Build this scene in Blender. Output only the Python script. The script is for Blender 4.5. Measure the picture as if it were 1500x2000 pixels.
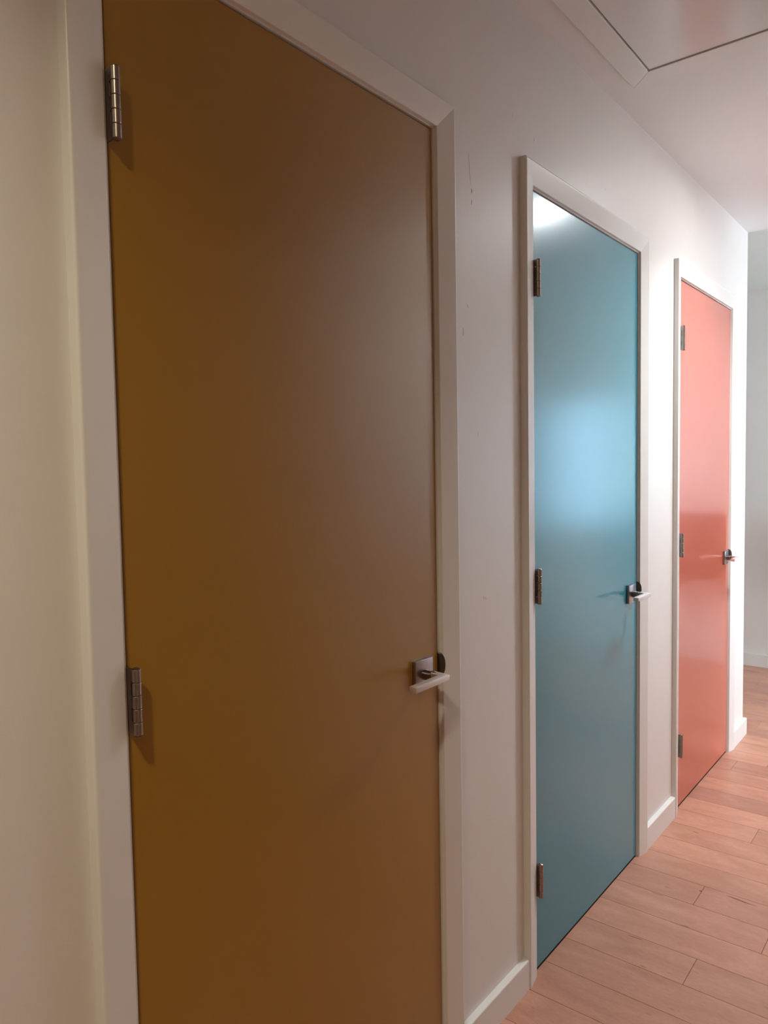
import bpy, bmesh, math, random
from mathutils import Vector, Matrix

random.seed(7)
scene = bpy.context.scene
for o in list(bpy.data.objects):
    bpy.data.objects.remove(o)
COL = scene.collection

# ------------------------------------------------------------------ camera
F_PX, YAW, PITCH, ROLL = 1457.74, 0.67269, -0.05634, -0.01639
CAM = Vector((0.89388, 0.0, 1.34617))
fw = Vector((-math.sin(YAW)*math.cos(PITCH), math.cos(YAW)*math.cos(PITCH), math.sin(PITCH)))
rt = fw.cross(Vector((0, 0, 1))).normalized()
up = rt.cross(fw)
c_, s_ = math.cos(ROLL), math.sin(ROLL)
r2 = c_*rt + s_*up
u2 = -s_*rt + c_*up
cam_data = bpy.data.cameras.new('camera')
cam = bpy.data.objects.new('camera', cam_data)
COL.objects.link(cam)
mw = Matrix((r2, u2, -fw)).transposed().to_4x4()
mw.translation = CAM
cam.matrix_world = mw
cam_data.sensor_fit = 'VERTICAL'
cam_data.sensor_height = 24.0
cam_data.lens = F_PX/2000.0*24.0
cam_data.clip_start = 0.02
scene.camera = cam

# ------------------------------------------------------------------ look
vs = scene.view_settings
vs.view_transform = 'Standard'
vs.look = 'None'
vs.exposure = 0.43
vs.gamma = 1.0
vs.use_curve_mapping = False

# ------------------------------------------------------------------ daylight
world = bpy.data.worlds.new('world')
scene.world = world
world.use_nodes = True
bg = world.node_tree.nodes['Background']
bg.inputs['Color'].default_value = (0.74, 0.88, 1.0, 1)
bg.inputs['Strength'].default_value = 11.5

# lamp positions (the lamps themselves are built below)
LAMPS = [((0.62, 3.02), 10.8, (0.92, 0.97, 1.0)),
         ((0.66, -0.30), 8.0, (1.0, 0.89, 0.64)),
         ((2.00, 4.40), 8.0, (0.95, 0.98, 1.0))]  # last one: unseen fill lamp added to brighten the end room
CEIL = 2.458

# ------------------------------------------------------------------ helpers
def tag(o, label=None, cat=None, group=None, kind=None):
    if label: o['label'] = label
    if cat: o['category'] = cat
    if group: o['group'] = group
    if kind: o['kind'] = kind
    return o

def empty(name, loc, parent=None):
    o = bpy.data.objects.new(name, None)
    o.empty_display_size = 0.05
    COL.objects.link(o)
    o.location = loc
    if parent: o.parent = parent
    return o

def link(name, bm, mat, parent=None, origin=None, smooth=False):
    """bm is in world coordinates; origin places the object's own origin"""
    bmesh.ops.recalc_face_normals(bm, faces=bm.faces)
    me = bpy.data.meshes.new(name)
    org = Vector(origin) if origin is not None else (parent_world(parent) if parent else Vector((0, 0, 0)))
    bmesh.ops.translate(bm, verts=bm.verts, vec=-org)
    bm.to_mesh(me)
    bm.free()
    if isinstance(mat, (list, tuple)):
        for m in mat: me.materials.append(m)
    else:
        me.materials.append(mat)
    if smooth:
        for p in me.polygons: p.use_smooth = True
        me.set_sharp_from_angle(angle=math.radians(38))
    o = bpy.data.objects.new(name, me)
    COL.objects.link(o)
    if parent:
        o.parent = parent
        o.location = org - parent_world(parent)
    else:
        o.location = org
    return o

def parent_world(p):
    v = Vector((0, 0, 0))
    while p:
        v += p.location
        p = p.parent
    return v

def box(bm, x0, x1, y0, y1, z0, z1):
    vv = [bm.verts.new((x, y, z)) for x in (x0, x1) for y in (y0, y1) for z in (z0, z1)]
    a, b, c, d, e, f, g, h = vv
    for q in ((a, b, d, c), (e, g, h, f), (a, e, f, b), (c, d, h, g), (a, c, g, e), (b, f, h, d)):
        bm.faces.new(q)
    return vv

def bevel_all(bm, w, seg=2, angle=30):
    bm.normal_update()
    es = [e for e in bm.edges if len(e.link_faces) == 2 and e.calc_face_angle(0) > math.radians(angle)]
    bmesh.ops.bevel(bm, geom=es, offset=w, segments=seg, profile=0.5, affect='EDGES')

def bbox(x0, x1, y0, y1, z0, z1, w=0.0, seg=2):
    bm = bmesh.new()
    box(bm, x0, x1, y0, y1, z0, z1)
    if w:
        bmesh.ops.recalc_face_normals(bm, faces=bm.faces)
        bevel_all(bm, w, seg)
    return bm

def cyl(bm, p0, p1, r0, r1=None, n=28, caps=True):
    p0, p1 = Vector(p0), Vector(p1)
    r1 = r0 if r1 is None else r1
    d = (p1-p0).normalized()
    a = d.orthogonal().normalized()
    b = d.cross(a)
    ra, rb = [], []
    for i in range(n):
        t = 2*math.pi*i/n
        v = math.cos(t)*a + math.sin(t)*b
        ra.append(bm.verts.new(p0+v*r0))
        rb.append(bm.verts.new(p1+v*r1))
    for i in range(n):
        j = (i+1) % n
        bm.faces.new((ra[i], ra[j], rb[j], rb[i]))
    if caps:
        bm.faces.new(list(reversed(ra)))
        bm.faces.new(rb)

def lathe_z(bm, cx, cy, prof, n=28):
    rings = []
    for r, z in prof:
        if r < 1e-6:
            rings.append([bm.verts.new((cx, cy, z))])
        else:
            rings.append([bm.verts.new((cx+r*math.cos(2*math.pi*i/n), cy+r*math.sin(2*math.pi*i/n), z)) for i in range(n)])
    for A, B in zip(rings[:-1], rings[1:]):
        for i in range(n):
            j = (i+1) % n
            if len(A) == 1 and len(B) == 1: continue
            if len(A) == 1: bm.faces.new((A[0], B[j], B[i]))
            elif len(B) == 1: bm.faces.new((A[i], A[j], B[0]))
            else: bm.faces.new((A[i], A[j], B[j], B[i]))

def prism(bm, pts, axis, a0, a1):
    """pts: 2D outline in the plane normal to axis ('z': x,y ; 'y': x,z ; 'x': y,z)"""
    def mk(p, a):
        if axis == 'z': return (p[0], p[1], a)
        if axis == 'y': return (p[0], a, p[1])
        return (a, p[0], p[1])
    A = [bm.verts.new(mk(p, a0)) for p in pts]
    B = [bm.verts.new(mk(p, a1)) for p in pts]
    n = len(pts)
    bm.faces.new(A)
    bm.faces.new(list(reversed(B)))
    for i in range(n):
        j = (i+1) % n
        bm.faces.new((A[i], B[i], B[j], A[j]))

# ------------------------------------------------------------------ materials
def new_mat(name):
    m = bpy.data.materials.new(name)
    m.use_nodes = True
    nt = m.node_tree
    return m, nt, nt.nodes['Principled BSDF']

def N(nt, kind, **kw):
    n = nt.nodes.new(kind)
    for k, v in kw.items():
        setattr(n, k, v)
    return n

def paint(name, col, rough, bump=0.05, scale=140.0, tone=0.02, spec=0.5, coat=0.0, coat_rough=0.15, brush=False):
    m, nt, b = new_mat(name)
    tc = N(nt, 'ShaderNodeTexCoord')
    src = tc.outputs['Object']
    if brush:
        mp = N(nt, 'ShaderNodeMapping')
        mp.inputs['Scale'].default_value = (1.0, 1.0, 0.12)
        nt.links.new(src, mp.inputs['Vector'])
        src = mp.outputs['Vector']
    n1 = N(nt, 'ShaderNodeTexNoise')
    n1.inputs['Scale'].default_value = scale
    n1.inputs['Detail'].default_value = 4.0
    nt.links.new(src, n1.inputs['Vector'])
    n2 = N(nt, 'ShaderNodeTexNoise')
    n2.inputs['Scale'].default_value = 9.0
    n2.inputs['Detail'].default_value = 3.0
    nt.links.new(tc.outputs['Object'], n2.inputs['Vector'])
    add = N(nt, 'ShaderNodeMath', operation='MULTIPLY_ADD')
    nt.links.new(n2.outputs['Fac'], add.inputs[0])
    add.inputs[1].default_value = 2.0
    nt.links.new(n1.outputs['Fac'], add.inputs[2])
    bp = N(nt, 'ShaderNodeBump')
    bp.inputs['Strength'].default_value = bump
    bp.inputs['Distance'].default_value = 0.002
    nt.links.new(add.outputs[0], bp.inputs['Height'])
    nt.links.new(bp.outputs['Normal'], b.inputs['Normal'])
    mix = N(nt, 'ShaderNodeMixRGB')
    mix.inputs['Color1'].default_value = (*[c*(1-tone) for c in col], 1)
    mix.inputs['Color2'].default_value = (*[min(1, c*(1+tone)) for c in col], 1)
    nt.links.new(n2.outputs['Fac'], mix.inputs['Fac'])
    nt.links.new(mix.outputs['Color'], b.inputs['Base Color'])
    b.inputs['Roughness'].default_value = rough
    b.inputs['Specular IOR Level'].default_value = spec
    b.inputs['Coat Weight'].default_value = coat
    b.inputs['Coat Roughness'].default_value = coat_rough
    b.inputs['Coat IOR'].default_value = 1.6
    return m

def metal(name, col, rough):
    m, nt, b = new_mat(name)
    b.inputs['Metallic'].default_value = 1.0
    tc = N(nt, 'ShaderNodeTexCoord')
    n1 = N(nt, 'ShaderNodeTexNoise')
    n1.inputs['Scale'].default_value = 600.0
    nt.links.new(tc.outputs['Object'], n1.inputs['Vector'])
    rr = N(nt, 'ShaderNodeMapRange')
    rr.inputs['To Min'].default_value = rough*0.97
    rr.inputs['To Max'].default_value = rough*1.03
    nt.links.new(n1.outputs['Fac'], rr.inputs['Value'])
    nt.links.new(rr.outputs['Result'], b.inputs['Roughness'])
    b.inputs['Base Color'].default_value = (*col, 1)
    return m

M = {}
M['wall'] = paint('wall_paint', (0.80, 0.765, 0.73), 0.42, bump=0.10, scale=160)
M['ceiling'] = paint('ceiling_paint', (0.80, 0.77, 0.76), 0.50, bump=0.08, scale=160)
M['ceiling_grey'] = paint('end_room_ceiling_paint', (0.72, 0.75, 0.71), 0.55, bump=0.08, scale=160)
M['trim'] = paint('trim_paint', (0.80, 0.78, 0.745), 0.33, bump=0.05, scale=120)
M['yellow'] = paint('ochre_door_paint', (0.335, 0.165, 0.009), 0.42, spec=0.12, bump=0.07, scale=130, brush=True, coat=1.0, coat_rough=0.27)
M['teal'] = paint('teal_door_paint', (0.022, 0.240, 0.310), 0.40, spec=0.12, bump=0.07, scale=130, brush=True, coat=0.8, coat_rough=0.23)
M['coral'] = paint('coral_door_paint', (0.610, 0.135, 0.080), 0.38, spec=0.12, bump=0.06, scale=130, brush=True, coat=1.0, coat_rough=0.145)
M['rose'] = metal('shaded_rose_nickel', (0.36, 0.31, 0.305), 0.34)  # same metal as the lever, darkened for the shade on its front
M['collar'] = metal('shaded_collar_nickel', (0.24, 0.20, 0.19), 0.26)  # same metal again, shade on the collar put into the colour
M['gloss'] = paint('glossy_hatch_paint', (0.78, 0.75, 0.73), 0.17, bump=0.03)
M['nickel'] = metal('satin_nickel', (0.76, 0.71, 0.69), 0.60)
M['hinge'] = metal('hinge_nickel', (0.34, 0.29, 0.265), 0.28)
M['strike'] = metal('strike_metal', (0.10, 0.085, 0.075), 0.3)
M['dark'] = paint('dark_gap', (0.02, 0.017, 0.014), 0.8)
M['plastic'] = paint('lamp_ring_white', (0.8, 0.8, 0.78), 0.4)

def floor_mat():
    m, nt, b = new_mat('maple_floor')
    tc = N(nt, 'ShaderNodeTexCoord')
    at = N(nt, 'ShaderNodeAttribute', attribute_name='plank_tone')
    at2 = N(nt, 'ShaderNodeAttribute', attribute_name='plank_shift')
    comb = N(nt, 'ShaderNodeCombineXYZ')
    sh = N(nt, 'ShaderNodeMath', operation='MULTIPLY'); sh.inputs[1].default_value = 40.0
    nt.links.new(at2.outputs['Fac'], sh.inputs[0])
    nt.links.new(sh.outputs[0], comb.inputs['X']); nt.links.new(sh.outputs[0], comb.inputs['Z'])
    va = N(nt, 'ShaderNodeVectorMath', operation='ADD')
    nt.links.new(tc.outputs['Object'], va.inputs[0]); nt.links.new(comb.outputs[0], va.inputs[1])
    mp = N(nt, 'ShaderNodeMapping'); mp.inputs['Scale'].default_value = (2.2, 7.0, 1.0)
    nt.links.new(va.outputs[0], mp.inputs['Vector'])
    g1 = N(nt, 'ShaderNodeTexNoise'); g1.inputs['Scale'].default_value = 2.2
    g1.inputs['Detail'].default_value = 6.0; g1.inputs['Distortion'].default_value = 0.9
    nt.links.new(mp.outputs[0], g1.inputs['Vector'])
    mp2 = N(nt, 'ShaderNodeMapping'); mp2.inputs['Scale'].default_value = (22.0, 80.0, 1.0)
    nt.links.new(va.outputs[0], mp2.inputs['Vector'])
    g2 = N(nt, 'ShaderNodeTexNoise'); g2.inputs['Scale'].default_value = 3.0; g2.inputs['Detail'].default_value = 5.0
    nt.links.new(mp2.outputs[0], g2.inputs['Vector'])
    g3 = N(nt, 'ShaderNodeTexNoise'); g3.inputs['Scale'].default_value = 7.0; g3.inputs['Detail'].default_value = 2.0
    nt.links.new(va.outputs[0], g3.inputs['Vector'])
    # base colours
    r1 = N(nt, 'ShaderNodeValToRGB')
    r1.color_ramp.elements[0].position = 0.30; r1.color_ramp.elements[0].color = (0.470, 0.220, 0.146, 1)
    r1.color_ramp.elements[1].position = 0.72; r1.color_ramp.elements[1].color = (0.600, 0.302, 0.214, 1)
    nt.links.new(g1.outputs['Fac'], r1.inputs['Fac'])
    mx = N(nt, 'ShaderNodeMixRGB', blend_type='MULTIPLY'); mx.inputs['Fac'].default_value = 1.0
    rr = N(nt, 'ShaderNodeValToRGB')
    rr.color_ramp.elements[0].position = 0.3; rr.color_ramp.elements[0].color = (0.92, 0.91, 0.90, 1)
    rr.color_ramp.elements[1].position = 0.7; rr.color_ramp.elements[1].color = (1.06, 1.06, 1.06, 1)
    nt.links.new(g2.outputs['Fac'], rr.inputs['Fac'])
    nt.links.new(r1.outputs['Color'], mx.inputs['Color1']); nt.links.new(rr.outputs['Color'], mx.inputs['Color2'])
    mt = N(nt, 'ShaderNodeMixRGB', blend_type='MULTIPLY'); mt.inputs['Fac'].default_value = 1.0
    rt_ = N(nt, 'ShaderNodeValToRGB')
    rt_.color_ramp.elements[0].color = (0.86, 0.84, 0.84, 1); rt_.color_ramp.elements[1].color = (1.10, 1.10, 1.08, 1)
    nt.links.new(at.outputs['Fac'], rt_.inputs['Fac'])
    nt.links.new(mx.outputs['Color'], mt.inputs['Color1']); nt.links.new(rt_.outputs['Color'], mt.inputs['Color2'])
    # small dark mineral flecks and knots
    mp3 = N(nt, 'ShaderNodeMapping'); mp3.inputs['Scale'].default_value = (5.0, 24.0, 1.0)
    nt.links.new(va.outputs[0], mp3.inputs['Vector'])
    k = N(nt, 'ShaderNodeTexNoise'); k.inputs['Scale'].default_value = 3.1; k.inputs['Detail'].default_value = 3.0
    nt.links.new(mp3.outputs[0], k.inputs['Vector'])
    kr = N(nt, 'ShaderNodeMapRange'); kr.inputs['From Min'].default_value = 0.70; kr.inputs['From Max'].default_value = 0.80
    nt.links.new(k.outputs['Fac'], kr.inputs['Value'])
    mk = N(nt, 'ShaderNodeMixRGB'); mk.inputs['Color2'].default_value = (0.17, 0.065, 0.045, 1)
    nt.links.new(kr.outputs['Result'], mk.inputs['Fac']); nt.links.new(mt.outputs['Color'], mk.inputs['Color1'])
    nt.links.new(mk.outputs['Color'], b.inputs['Base Color'])
    ro = N(nt, 'ShaderNodeMapRange'); ro.inputs['To Min'].default_value = 0.30; ro.inputs['To Max'].default_value = 0.42
    nt.links.new(g3.outputs['Fac'], ro.inputs['Value']); nt.links.new(ro.outputs['Result'], b.inputs['Roughness'])
    bp = N(nt, 'ShaderNodeBump'); bp.inputs['Strength'].default_value = 0.10; bp.inputs['Distance'].default_value = 0.001
    nt.links.new(g2.outputs['Fac'], bp.inputs['Height']); nt.links.new(bp.outputs['Normal'], b.inputs['Normal'])
    return m
M['floor'] = floor_mat()

def glass_mat():
    m, nt, b = new_mat('window_glass')
    b.inputs['Base Color'].default_value = (0.98, 1, 1, 1)
    b.inputs['Roughness'].default_value = 0.0
    b.inputs['Transmission Weight'].default_value = 1.0
    b.inputs['IOR'].default_value = 1.02
    return m
M['glass'] = glass_mat()
M['dimming_glass'] = glass_mat()
M['dimming_glass'].name = 'dimming_window_glass'
M['dimming_glass'].node_tree.nodes['Principled BSDF'].inputs['Base Color'].default_value = (0.36, 0.54, 0.66, 1)  # tint added to dim this window's reflection in the teal door

def lens_mat(name, col, strength):
    m, nt, b = new_mat(name)
    b.inputs['Base Color'].default_value = (0.8, 0.8, 0.8, 1)
    b.inputs['Emission Color'].default_value = (*col, 1)
    b.inputs['Emission Strength'].default_value = strength
    return m

# ------------------------------------------------------------------ measured layout
DOORS = [dict(y0=0.5610, y1=1.3000, hy=0.0), dict(y0=1.7365, y1=2.4865, hy=0.0), dict(y0=2.9205, y1=3.6670, hy=0.0)]
ZB, ZT = 0.0075, 2.043            # slab bottom, top
GAP, REVEAL = 0.003, 0.0062
CW, TI, TO = 0.055, 0.0087, 0.0186   # casing width, inner and outer thickness
XS = -0.002                       # slab face
YEND, YFAR, YNEAR = 3.968, 5.379, -2.5
XR, XL2, XR2 = 1.09, -2.5, 2.6
WT = 0.12
CF = CEIL+0.015                  # the end room's ceiling sits a little higher
BH, BT = 0.0802, 0.0158

# ------------------------------------------------------------------ structure: walls
bm = bmesh.new()
edges = [YNEAR]
ro = 0.0225                       # rough opening beyond the slab
for d in DOORS:
    edges += [d['y0']-ro, d['y1']+ro]
edges.append(YEND)
for i in range(0, len(edges), 2):
    box(bm, -WT, 0, edges[i], edges[i+1], 0, CEIL)
for d in DOORS:
    box(bm, -WT, 0, d['y0']-ro, d['y1']+ro, ZT+ro, CEIL)
# little ridges of old drywall patching and paint drips on the plaster
def ridge(pts, w=0.0016, h=0.0007):
    """pts (y, z) polyline on the wall face; a low tapered ridge"""
    n = len(pts)
    rows = []
    for i, (y, z) in enumerate(pts):
        f = math.sin(math.pi*(i+0.35)/(n-1+0.7))
        rows.append([bm.verts.new((-0.0002, y-w*f, z)), bm.verts.new((h*f, y, z)), bm.verts.new((-0.0002, y+w*f, z))])
    for a, b in zip(rows[:-1], rows[1:]):
        bm.faces.new((a[0], a[1], b[1], b[0])); bm.faces.new((a[1], a[2], b[2], b[1]))
ridge([(1.4411, 2.038), (1.4425, 2.026), (1.444, 2.012), (1.4445, 1.998), (1.448, 1.985), (1.451, 1.972)])
ridge([(1.4525, 1.966), (1.453, 1.960), (1.4525, 1.955)], 0.0022, 0.0012)
ridge([(1.4530, 1.942), (1.4522, 1.936), (1.4515, 1.930)], 0.0020, 0.0012)
ridge([(1.7525, 2.176), (1.7535, 2.169), (1.7500, 2.164)], 0.0022, 0.0012)
ridge([(1.4290, 1.709), (1.4315, 1.706), (1.4325, 1.702)], 0.0022, 0.0013)
ridge([(1.4110, 1.655), (1.4125, 1.649), (1.4120, 1.641), (1.4090, 1.636)], 0.0018, 0.0012)
ridge([(1.4880, 1.049), (1.4900, 1.045), (1.4890, 1.041)], 0.0020, 0.0012)
ridge([(1.4960, 1.047), (1.4980, 1.043), (1.4990, 1.039)], 0.0018, 0.0011)
ridge([(2.2050, 2.169), (2.2110, 2.174), (2.2190, 2.180)], 0.0016, 0.0009)
ridge([(1.640, 2.196), (1.641, 2.188), (1.640, 2.183)], 0.0015, 0.0008)
ridge([(1.470, 1.43), (1.471, 1.424), (1.469, 1.418)], 0.0013, 0.0008)
w = link('wall_left', bm, M['wall'])
tag(w, 'long off-white hallway wall that holds the three coloured doors', 'wall', kind='structure')

YR0, XRN = 2.05, 2.5
bm = bmesh.new(); box(bm, XR, XR+WT, YR0, YEND, 0, CEIL); box(bm, XR+WT, XRN, YR0, YR0+WT, 0, CEIL)
tag(link('wall_right', bm, M['wall']), 'plain off-white hallway wall facing the teal and coral doors', 'wall', kind='structure')
bm = bmesh.new(); box(bm, XRN, XRN+WT, YNEAR-WT, YR0+WT, 0, CEIL)
tag(link('wall_near_right', bm, M['wall']), 'off-white wall across the open space facing the ochre door', 'wall', kind='structure')
bm = bmesh.new(); box(bm, XL2, XRN, YNEAR-WT, YNEAR, 0, CEIL)
tag(link('wall_near', bm, M['wall']), 'off-white wall closing the near end of the hallway', 'wall', kind='structure')
bm = bmesh.new(); box(bm, XL2-WT, XL2, YNEAR-WT, YEND, 0, CEIL); box(bm, XL2-WT, XL2, YEND, YFAR+WT, 0, CF)
tag(link('wall_outer_left', bm, M['wall']), 'off-white outer wall behind the closets and left of the end room', 'wall', kind='structure')
WR = (4.15, 5.15, 0.35, 2.10)
bm = bmesh.new()
box(bm, XR2, XR2+WT, YEND, WR[0], 0, CF); box(bm, XR2, XR2+WT, YEND-WT, YEND, 0, CEIL); box(bm, XR2, XR2+WT, WR[1], YFAR+WT, 0, CF)
box(bm, XR2, XR2+WT, WR[0], WR[1], 0, WR[2]); box(bm, XR2, XR2+WT, WR[0], WR[1], WR[3], CF)
tag(link('wall_outer_right', bm, M['wall']), 'off-white wall at the right of the end room', 'wall', kind='structure')
bm = bmesh.new(); box(bm, XL2, -WT, YEND-WT, YEND, 0, CEIL)
tag(link('wall_end_left', bm, M['wall']), 'off-white partition round the corner past the coral door', 'wall', kind='structure')
bm = bmesh.new(); box(bm, XR+WT, XR2, YEND-WT, YEND, 0, CEIL)
tag(link('wall_end_right', bm, M['wall']), 'off-white partition right of the hallway mouth', 'wall', kind='structure')

# far wall with window openings
WINS = [(1.29, 1.74, 0.88, 1.86)]
bm = bmesh.new()
box(bm, XL2, 1.29, YFAR, YFAR+WT, 0, CF)
box(bm, 1.29, 1.74, YFAR, YFAR+WT, 0, 0.88)
box(bm, 1.29, 1.74, YFAR, YFAR+WT, 1.86, CF)
box(bm, 1.74, XR2, YFAR, YFAR+WT, 0, CF)
tag(link('wall_far', bm, M['wall']), 'pale grey-white wall at the far end beyond the hallway', 'wall', kind='structure')
for i, (x0, x1, z0, z1) in enumerate(WINS):
    wn = empty('window_%d' % (i+1), ((x0+x1)/2, YFAR+0.03, z0))
    tag(wn, ['tall daylit window in the far wall of the end room', 'low wide daylit window near the floor of the far wall'][i], 'window', kind='structure')
    bm = bmesh.new()
    f = 0.022
    box(bm, x0, x0+f, YFAR+0.02, YFAR+0.08, z0, z1); box(bm, x1-f, x1, YFAR+0.02, YFAR+0.08, z0, z1)
    box(bm, x0+f, x1-f, YFAR+0.02, YFAR+0.08, z0, z0+f); box(bm, x0+f, x1-f, YFAR+0.02, YFAR+0.08, z1-f, z1)
    link('window_frame', bm, M['trim'], wn)
    bm = bmesh.new(); box(bm, x0+f, x1-f, YFAR+0.047, YFAR+0.053, z0+f, z1-f)
    link('pane', bm, M['dimming_glass'], wn)

wn = empty('window_2', (XR2+0.05, (WR[0]+WR[1])/2, WR[2]))  # unseen window, added to bring daylight into the end room
tag(wn, 'large unseen window added at the right of the end room for daylight fill', 'window', kind='structure')
bm = bmesh.new()
f = 0.03
box(bm, XR2+0.02, XR2+0.08, WR[0], WR[0]+f, WR[2], WR[3]); box(bm, XR2+0.02, XR2+0.08, WR[1]-f, WR[1], WR[2], WR[3])
box(bm, XR2+0.02, XR2+0.08, WR[0]+f, WR[1]-f, WR[2], WR[2]+f); box(bm, XR2+0.02, XR2+0.08, WR[0]+f, WR[1]-f, WR[3]-f, WR[3])
link('window_frame', bm, M['trim'], wn)  # frame of the added unseen window
bm = bmesh.new(); box(bm, XR2+0.047, XR2+0.053, WR[0]+f, WR[1]-f, WR[2]+f, WR[3]-f)
link('pane', bm, M['glass'], wn)  # pane of the added unseen window

# ceiling and floor
bm = bmesh.new(); box(bm, XL2-WT, XR2+WT, YEND, YFAR+WT, CF, CEIL+0.1)
tag(link('ceiling', bm, M['ceiling_grey']), 'pale grey ceiling of the end room beyond the hallway', 'ceiling', kind='structure')
bm = bmesh.new(); box(bm, XL2-WT, XR2+WT, YNEAR-WT, YEND, CEIL, CEIL+0.1)
tag(link('ceiling', bm, M['ceiling']), 'smooth off-white ceiling over the hallway with the access hatch', 'ceiling', kind='structure')

bm = bmesh.new()
tone = bm.faces.layers.float.new('plank_tone')
shift = bm.faces.layers.float.new('plank_shift')
rowh, y00 = 0.1275, 1.928
BUTT = {0: 0.3224, 2: 0.456, 3: 0.2388, 7: 0.290, 1: 0.62, 4: 0.70, 5: 0.56, 6: 0.78, -1: 0.66, -2: 0.55}
TONE = {(0, 0): 0.30, (0, 1): 0.42, (1, 0): 0.62, (2, 0): 0.55, (2, 1): .7, (3, 0): 0.35, (3, 1): 0.25, (4, 0): 0.45, (5, 0): 0.75, (6, 0): 0.72, (7, 0): 0.85, (7, 1): 0.5, (-1, 0): 0.32, (-2, 0): 0.28}
def plank(x0, x1, ya, yb, tn):
    g, ch = 0.00035, 0.0006
    q = random.random()
    o = [bm.verts.new(p) for p in ((x0+g, ya+g, -0.0012), (x1-g, ya+g, -0.0012), (x1-g, yb-g, -0.0012), (x0+g, yb-g, -0.0012))]
    t = [bm.verts.new(p) for p in ((x0+g+ch, ya+g+ch, 0), (x1-g-ch, ya+g+ch, 0), (x1-g-ch, yb-g-ch, 0), (x0+g+ch, yb-g-ch, 0))]
    fs = [bm.faces.new(t)]
    for a in range(4):
        fs.append(bm.faces.new((o[a], o[(a+1) % 4], t[(a+1) % 4], t[a])))
    for f in fs:
        f[tone] = tn; f[shift] = q; f.material_index = 0
k0 = int(math.floor((YNEAR-0.12-y00)/rowh)); k1 = int(math.ceil((YFAR-y00)/rowh))
for k in range(k0, k1+1):
    ya = y00+k*rowh; yb = ya+rowh
    L = random.uniform(0.75, 1.25)
    bx = BUTT.get(k, random.uniform(0.0, 1.0))
    # boards of random length either way from the known joint
    xs = [bx]
    while xs[0] > XL2-0.15: xs.insert(0, xs[0]-(random.uniform(0.8, 1.3) if k in BUTT else random.uniform(0.35, 1.2)))
    while xs[-1] < XR2+0.1: xs.append(xs[-1]+random.uniform(0.5, 1.2))
    for a, b in zip(xs[:-1], xs[1:]):
        idx = 0 if abs(b-bx) < 1e-6 else (1 if abs(a-bx) < 1e-6 else 9)
        plank(a, b, ya, yb, TONE.get((k, idx), random.random()))
vs_ = box(bm, XL2-WT, XR2+WT, YNEAR-WT, YFAR+WT, -0.08, -0.0012)
for f in set(f for v in vs_ for f in v.link_faces):
    f.material_index = 1
# a few dark mineral streaks in the boards
for cx, cy, L, wd, dy in ((0.113, 2.7857, 0.026, 0.0035, -0.0015), (0.340, 2.4215, 0.072, 0.0055, -0.006), (0.157, 2.047, 0.05, 0.003, 0.003), (0.372, 2.418, 0.05, 0.003, 0.002), (0.236, 2.402, 0.012, 0.008, 0)):
    top = [bm.verts.new((cx+L*(t-0.5), cy+dy*(t-0.5)+wd*0.5*math.sin(math.pi*t)**0.8, 0.0001)) for t in (0.0, .15, .35, .5, .7, .85, 1.0)]
    bot = [bm.verts.new((cx+L*(t-0.5), cy+dy*(t-0.5)-wd*0.5*math.sin(math.pi*t)**0.8, 0.0001)) for t in (.85, .7, .5, .35, .15)]
    f = bm.faces.new(list(reversed(top+bot))); f.material_index = 2
M['streak'] = paint('wood_mineral_streak', (0.12, 0.05, 0.035), 0.4)
tag(link('floor', bm, [M['floor'], M['dark'], M['streak']]), 'reddish brown hardwood plank floor laid across the hallway', 'floor', kind='structure')

# ------------------------------------------------------------------ baseboards
def base_profile(h=BH, t=BT):
    pts = [(0, 0), (t, 0), (t, h-0.004)]
    for i in range(1, 5):
        a = math.pi/2*i/4
        pts.append((t-0.004+0.004*math.cos(a), h-0.004+0.004*math.sin(a)))
    pts += [(0.0, h+0.0006)]
    return pts
BASE_L = [
 (YNEAR, 0.5513-CW, 'white baseboard left of the ochre door'),
 (DOORS[0]['y1']+REVEAL+CW, DOORS[1]['y0']-REVEAL-CW, 'white baseboard between the ochre and teal doors'),
 (DOORS[1]['y1']+REVEAL+CW, DOORS[2]['y0']-REVEAL-CW, 'white baseboard between the teal and coral doors'),
 (DOORS[2]['y1']+REVEAL+CW, YEND+BT, 'short white baseboard piece turning the corner past the coral door')]
for i, (a, b, lab) in enumerate(BASE_L):
    bm = bmesh.new()
    prism(bm, base_profile(), 'y', a, b)
    if i == 3:   # return around the corner
        pr = [(YEND+p[0], p[1]) for p in base_profile()]
        prism(bm, pr, 'x', -0.9, 0.0005)
    tag(link('baseboard_left', bm, M['trim'], smooth=False), lab, 'baseboard', kind='structure')
bm = bmesh.new()
prism(bm, [(YFAR-p[0]*1.0, p[1]*1.05) for p in base_profile()], 'x', XL2, XR2)
tag(link('baseboard_far', bm, M['trim']), 'white baseboard along the far wall beyond the hallway', 'baseboard', kind='structure')
bm = bmesh.new()
prism(bm, [(XR-p[0], p[1]) for p in base_profile()], 'y', YR0, YEND)
tag(link('baseboard_right', bm, M['trim']), 'white baseboard under the wall facing the doors', 'baseboard', kind='structure')

# ------------------------------------------------------------------ door casings (mitred tapered moulding)
def casing_profile():
    """(u across from the opening, x out of the wall)"""
    p = [(0.0, 0.0), (0.0, TI-0.0018)]
    for i in range(1, 4):
        a = math.pi/2*i/3
        p.append((0.0018-0.0018*math.cos(a), TI-0.0018+0.0018*math.sin(a)))
    r = 0.004
    p.append((CW-r-0.002, TO-0.0004))
    for i in range(0, 5):
        a = math.pi/2*i/4
        p.append((CW-r+r*math.sin(a), TO-r+r*math.cos(a)))
    p.append((CW, 0.0))
    return p

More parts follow.
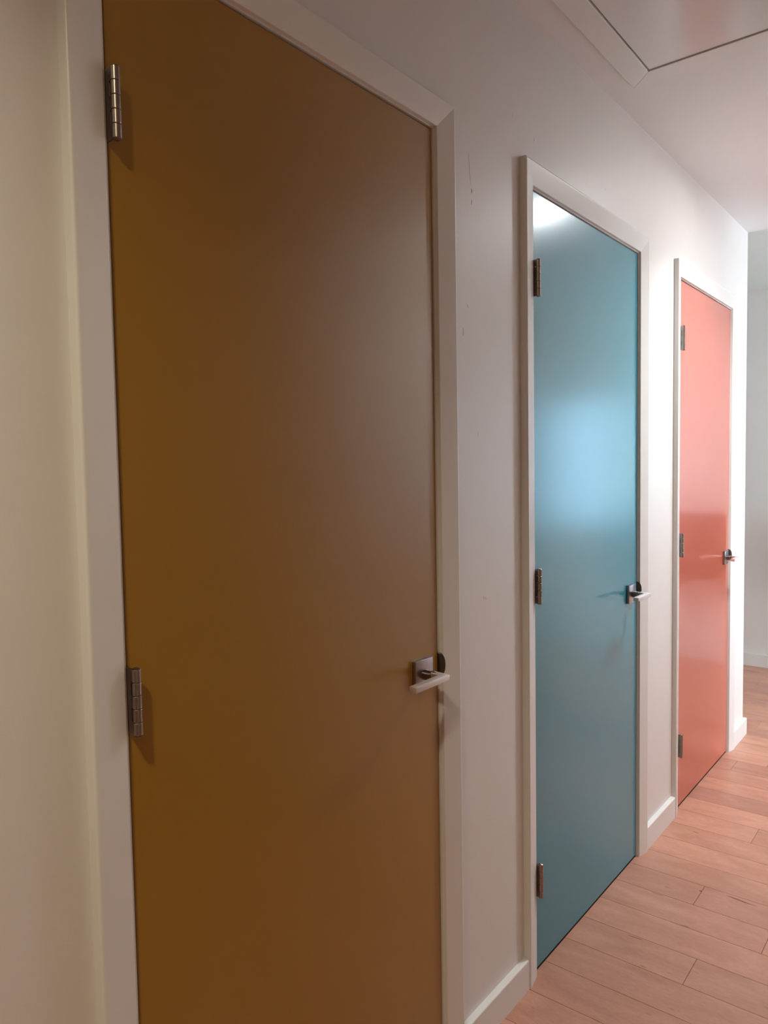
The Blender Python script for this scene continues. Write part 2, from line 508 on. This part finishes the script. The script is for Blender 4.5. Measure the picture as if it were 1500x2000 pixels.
def casing_piece(kind, yi0, yi1, zi):
    bm = bmesh.new()
    A, B = [], []
    for u, x in casing_profile():
        if kind == 'left':
            A.append(bm.verts.new((x, yi0-u, 0.0))); B.append(bm.verts.new((x, yi0-u, zi+u)))
        elif kind == 'right':
            A.append(bm.verts.new((x, yi1+u, 0.0))); B.append(bm.verts.new((x, yi1+u, zi+u)))
        else:
            A.append(bm.verts.new((x, yi0-u, zi+u))); B.append(bm.verts.new((x, yi1+u, zi+u)))
    n = len(A)
    bm.faces.new(A); bm.faces.new(list(reversed(B)))
    for i in range(n):
        j = (i+1) % n
        bm.faces.new((A[i], B[i], B[j], A[j]))
    return bm

# ------------------------------------------------------------------ doors
names = ['ochre', 'teal', 'coral']
dmat = [M['yellow'], M['teal'], M['coral']]
labels = ['flush ochre brown-yellow door nearest the camera with nickel lever',
          'flush glossy teal blue door in the middle of the hallway wall',
          'flush glossy coral red door at the far end of the hallway wall']

def build_hinge(parent, y, zc):
    """3.5 inch butt hinge; the leaf sits in the gap, the barrel stands proud"""
    h = 0.0905
    xb, r = 0.0172, 0.0062
    bm = bmesh.new()
    z0 = zc-h/2
    box(bm, -0.034, 0.0095, y-0.0010, y-0.0001, z0, z0+h)
    kh = h/5
    for k in (0, 2, 4):
        box(bm, 0.0095, xb, y-0.0011, y+0.0000, z0+k*kh+0.0003, z0+(k+1)*kh-0.0003)
    hg = link('hinge', bm, M['hinge'], parent, origin=(xb, y, zc))
    bm = bmesh.new()
    for k in range(5):
        a, b = z0+k*kh+0.00035, z0+(k+1)*kh-0.00035
        c = 0.0005
        lathe_z(bm, xb, y+r*0.45, [(0, a), (r-c, a), (r, a+c), (r, b-c), (r-c, b), (0, b)])
    link('knuckle_barrel', bm, M['hinge'], hg, smooth=True)
    bm = bmesh.new()
    lathe_z(bm, xb, y+r*0.45, [(0, z0-0.0016), (r*0.6, z0-0.0014), (r*0.92, z0-0.0002), (r*0.7, z0+0.0004), (r*0.7, z0+h-0.0004), (r*0.92, z0+h+0.0002), (r*0.6, z0+h+0.0014), (0, z0+h+0.0016)])
    link('hinge_pin', bm, M['hinge'], hg, smooth=True)
    bm = bmesh.new()
    box(bm, -0.034, 0.0095, y+0.0003, y+0.0012, z0, z0+h)
    for k in (1, 3):
        box(bm, 0.0095, xb, y+0.0003, y+0.0012, z0+k*kh+0.0003, z0+(k+1)*kh-0.0003)
    link('leaf', bm, M['hinge'], hg)

def build_handle(parent, y1):
    yc, zc = y1-0.0620, 0.9240
    hd = empty('door_handle', Vector((XS, yc, zc))-parent_world(parent), parent)
    bm = bmesh.new()
    box(bm, XS, 0.0078, yc-0.0302, yc+0.0302, zc-0.0302, zc+0.0302)
    bmesh.ops.recalc_face_normals(bm, faces=bm.faces)
    bevel_all(bm, 0.0008, 2)
    link('rose_plate', bm, M['rose'], hd, smooth=True)
    bm = bmesh.new()
    cyl(bm, (0.0078, yc, zc-0.001), (0.0215, yc, zc-0.001), 0.0112)
    cyl(bm, (0.0222, yc, zc-0.001), (0.0420, yc-0.003, zc+0.002), 0.0112, 0.0055)
    cyl(bm, (0.0215, yc, zc-0.001), (0.0222, yc, zc-0.001), 0.0098)
    link('collar', bm, M['collar'], hd, smooth=True)
    # flat mitred lever: arm out of the door, grip back toward the hinge side
    h = 0.0115
    pts = [(0.0285, yc-0.0090), (0.0285, yc+0.0080), (0.0680, yc+0.0030), (0.0680, yc-0.1110), (0.0505, yc-0.1110), (0.0505, yc-0.0140)]
    bm = bmesh.new()
    prism(bm, pts, 'z', zc-h*0.5+0.002, zc+h*0.5+0.002)
    bmesh.ops.recalc_face_normals(bm, faces=bm.faces)
    bevel_all(bm, 0.0009, 2, 20)
    link('lever', bm, M['nickel'], hd, smooth=True)

for i, d in enumerate(DOORS):
    y0, y1 = d['y0'], d['y1']
    # frame
    tr = empty('trim_%d' % (i+1), (0, (y0+y1)/2, 0))
    tag(tr, 'white mitred casing and jamb framing the %s door' % names[i], 'door frame', kind='structure')
    yi0, yi1, zi = (y0-REVEAL if i else 0.5513), y1+REVEAL, ZT+REVEAL
    link('side_casing', casing_piece('left', yi0, yi1, zi), M['trim'], tr, smooth=True)
    link('side_casing', casing_piece('right', yi0, yi1, zi), M['trim'], tr, smooth=True)
    link('head_casing', casing_piece('head', yi0, yi1, zi), M['trim'], tr, smooth=True)
    bm = bmesh.new()
    j = 0.0195
    box(bm, -WT, 0.0, y0-GAP-j, y0-GAP, 0, ZT+GAP+j)
    box(bm, -WT, 0.0, y1+GAP, y1+GAP+j, 0, ZT+GAP+j)
    box(bm, -WT, 0.0, y0-GAP, y1+GAP, ZT+GAP, ZT+GAP+j)
    link('door_jamb', bm, M['trim'], tr)
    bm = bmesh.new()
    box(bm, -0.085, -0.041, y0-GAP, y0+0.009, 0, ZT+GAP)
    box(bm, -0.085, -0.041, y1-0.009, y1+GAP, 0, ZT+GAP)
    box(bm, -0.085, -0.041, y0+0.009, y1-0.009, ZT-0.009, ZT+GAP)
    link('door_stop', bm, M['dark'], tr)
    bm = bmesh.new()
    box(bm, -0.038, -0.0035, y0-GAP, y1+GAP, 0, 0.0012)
    link('under_door_shade', bm, M['dark'], tr)  # dark strip painting the shade under the door
    # strike plate with a curved D lip wrapping out over the jamb edge
    bm = bmesh.new()
    zc = 0.929
    yj = y1+GAP-0.0012
    hh = 0.0285
    rows = []
    nz = 12
    for a in range(nz+1):
        z = zc-hh+2*hh*a/nz
        q = abs(z-zc)/hh
        ext = math.sqrt(max(0.0, 1-q**2.6))
        row = []
        for s in range(7):
            f = s/6
            x = -0.006 + (0.0185*ext)*f
            y = yj + 0.0042*ext*max(0, f-0.35)**1.5/0.65**1.5*1.6
            row.append((x, y, z))
        rows.append(row)
    th = 0.0011
    V = [[(bm.verts.new(p), bm.verts.new((p[0], p[1]-th, p[2]))) for p in r] for r in rows]
    for a in range(nz):
        for s in range(6):
            bm.faces.new((V[a][s][0], V[a+1][s][0], V[a+1][s+1][0], V[a][s+1][0]))
            bm.faces.new((V[a][s][1], V[a][s+1][1], V[a+1][s+1][1], V[a+1][s][1]))
        bm.faces.new((V[a][6][0], V[a+1][6][0], V[a+1][6][1], V[a][6][1]))
    box(bm, -0.032, -0.006, yj-th, yj, zc-0.029, zc+0.029)
    link('strike_plate', bm, M['strike'], tr, smooth=True)

    # door leaf
    dr = empty('door_%d' % (i+1), (XS, y0, 0))
    tag(dr, labels[i], 'door', kind='structure')
    link('door_slab', bbox(XS-0.035, XS, y0, y1, ZB, ZT, 0.0012, 2), dmat[i], dr)
    for zc in (1.822, 1.0405, 0.2605):
        build_hinge(dr, y0-GAP/2+d['hy'], zc)
    build_handle(dr, y1)

# ------------------------------------------------------------------ attic hatch in the ceiling
hx0, hx1, hy0, hy1 = 0.146, 0.905, 0.75, 2.158
tw, tt = 0.065, 0.012
ht = empty('ceiling_hatch', ((hx0+hx1)/2, (hy0+hy1)/2, CEIL))
tag(ht, 'large white access hatch with flat mitred trim in the hallway ceiling', 'ceiling hatch')
def trim_strip(p, q, r, s):
    bm = bmesh.new()
    pr = [p, q, r, s]
    A = [bm.verts.new((a[0], a[1], CEIL-tt)) for a in pr]
    B = [bm.verts.new((a[0], a[1], CEIL)) for a in pr]
    bm.faces.new(A); bm.faces.new(list(reversed(B)))
    for i in range(4):
        j = (i+1) % 4
        bm.faces.new((A[i], A[j], B[j], B[i]))
    bmesh.ops.recalc_face_normals(bm, faces=bm.faces)
    bevel_all(bm, 0.0008, 1)
    return bm
O = [(hx0-tw, hy0-tw), (hx1+tw, hy0-tw), (hx1+tw, hy1+tw), (hx0-tw, hy1+tw)]
I = [(hx0, hy0), (hx1, hy0), (hx1, hy1), (hx0, hy1)]
for a in range(4):
    b = (a+1) % 4
    link('trim_board', trim_strip(O[a], O[b], I[b], I[a]), M['trim'], ht)
bm = bbox(hx0+0.0035, hx1-0.003, hy0+0.003, hy1-0.0025, CEIL-0.0085, CEIL-0.001, 0.0008, 1)
link('hatch_panel', bm, M['gloss'], ht)
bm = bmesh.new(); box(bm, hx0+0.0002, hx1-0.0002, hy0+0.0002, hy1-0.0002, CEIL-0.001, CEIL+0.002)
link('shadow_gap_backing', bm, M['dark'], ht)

# ------------------------------------------------------------------ recessed ceiling lamps
lab = ['white recessed ceiling lamp in the hallway near the coral door', 'white recessed ceiling lamp behind the camera', 'unseen white recessed lamp added as fill light in the end room']
for i, ((lx, ly), power, col) in enumerate(LAMPS):
    LZ = CF if ly > YEND else CEIL
    lp = empty('recessed_lamp', (lx, ly, LZ))
    tag(lp, lab[i], 'ceiling lamp', group='recessed lamps in the ceiling')
    bm = bmesh.new()
    n = 48
    lathe_z(bm, lx, ly, [(0.062, LZ), (0.062, LZ-0.004), (0.066, LZ-0.006), (0.085, LZ-0.004), (0.087, LZ)], n)
    link('lamp_ring', bm, M['plastic'], lp, smooth=True)
    bm = bmesh.new()
    cyl(bm, (lx, ly, LZ-0.0001), (lx, ly, LZ-0.002), 0.0618, n=n)
    link('lamp_lens', bm, lens_mat('lamp_lens_%d' % i, col, (150.0, 60.0, 20.0)[i]), lp)
    ld = bpy.data.lights.new('lamp_light', 'AREA')
    ld.shape = 'DISK'; ld.size = 0.12
    ld.energy = power; ld.color = col; ld.spread = math.radians(126)
    lo = bpy.data.objects.new('lamp_light', ld)
    COL.objects.link(lo)
    lo.parent = lp
    lo.location = (0, 0, -0.006)

# ------------------------------------------------------------------ unseen sideboard, added for its dark reflection in the coral door
M['walnut'] = paint('added_dark_walnut', (0.10, 0.045, 0.022), 0.4, bump=0.05, scale=60)
sx0, sx1, sy0, sy1 = 0.16, 1.16, 5.12, 5.362
sb = empty('added_sideboard', ((sx0+sx1)/2, (sy0+sy1)/2, 0))
tag(sb, 'dark walnut sideboard on slim legs against the far wall, added unseen for its reflection', 'added_sideboard')
link('body', bbox(sx0, sx1, sy0+0.018, sy1, 0.58, 1.00, 0.002, 1), M['walnut'], sb)
link('top', bbox(sx0-0.008, sx1+0.008, sy0-0.004, sy1, 1.00, 1.02, 0.002, 1), M['walnut'], sb)
for k in range(2):
    a = sx0+0.003+k*0.499
    dd = link('added_cabinet_door', bbox(a, a+0.495, sy0, sy0+0.018, 0.583, 0.997, 0.0015, 1), M['walnut'], sb)
    bm = bmesh.new()
    kx = a+0.495-0.04 if k == 0 else a+0.04
    cyl(bm, (kx, sy0, 0.79), (kx, sy0-0.02, 0.79), 0.007, 0.010, 16)
    link('knob', bm, M['nickel'], dd, smooth=True)
for lx in (sx0+0.04, sx1-0.04):
    for ly in (sy0+0.05, sy1-0.04):
        bm = bmesh.new()
        cyl(bm, (lx, ly, 0.0), (lx, ly, 0.58), 0.009, 0.015, 16)
        link('added_leg', bm, M['walnut'], sb, smooth=True)
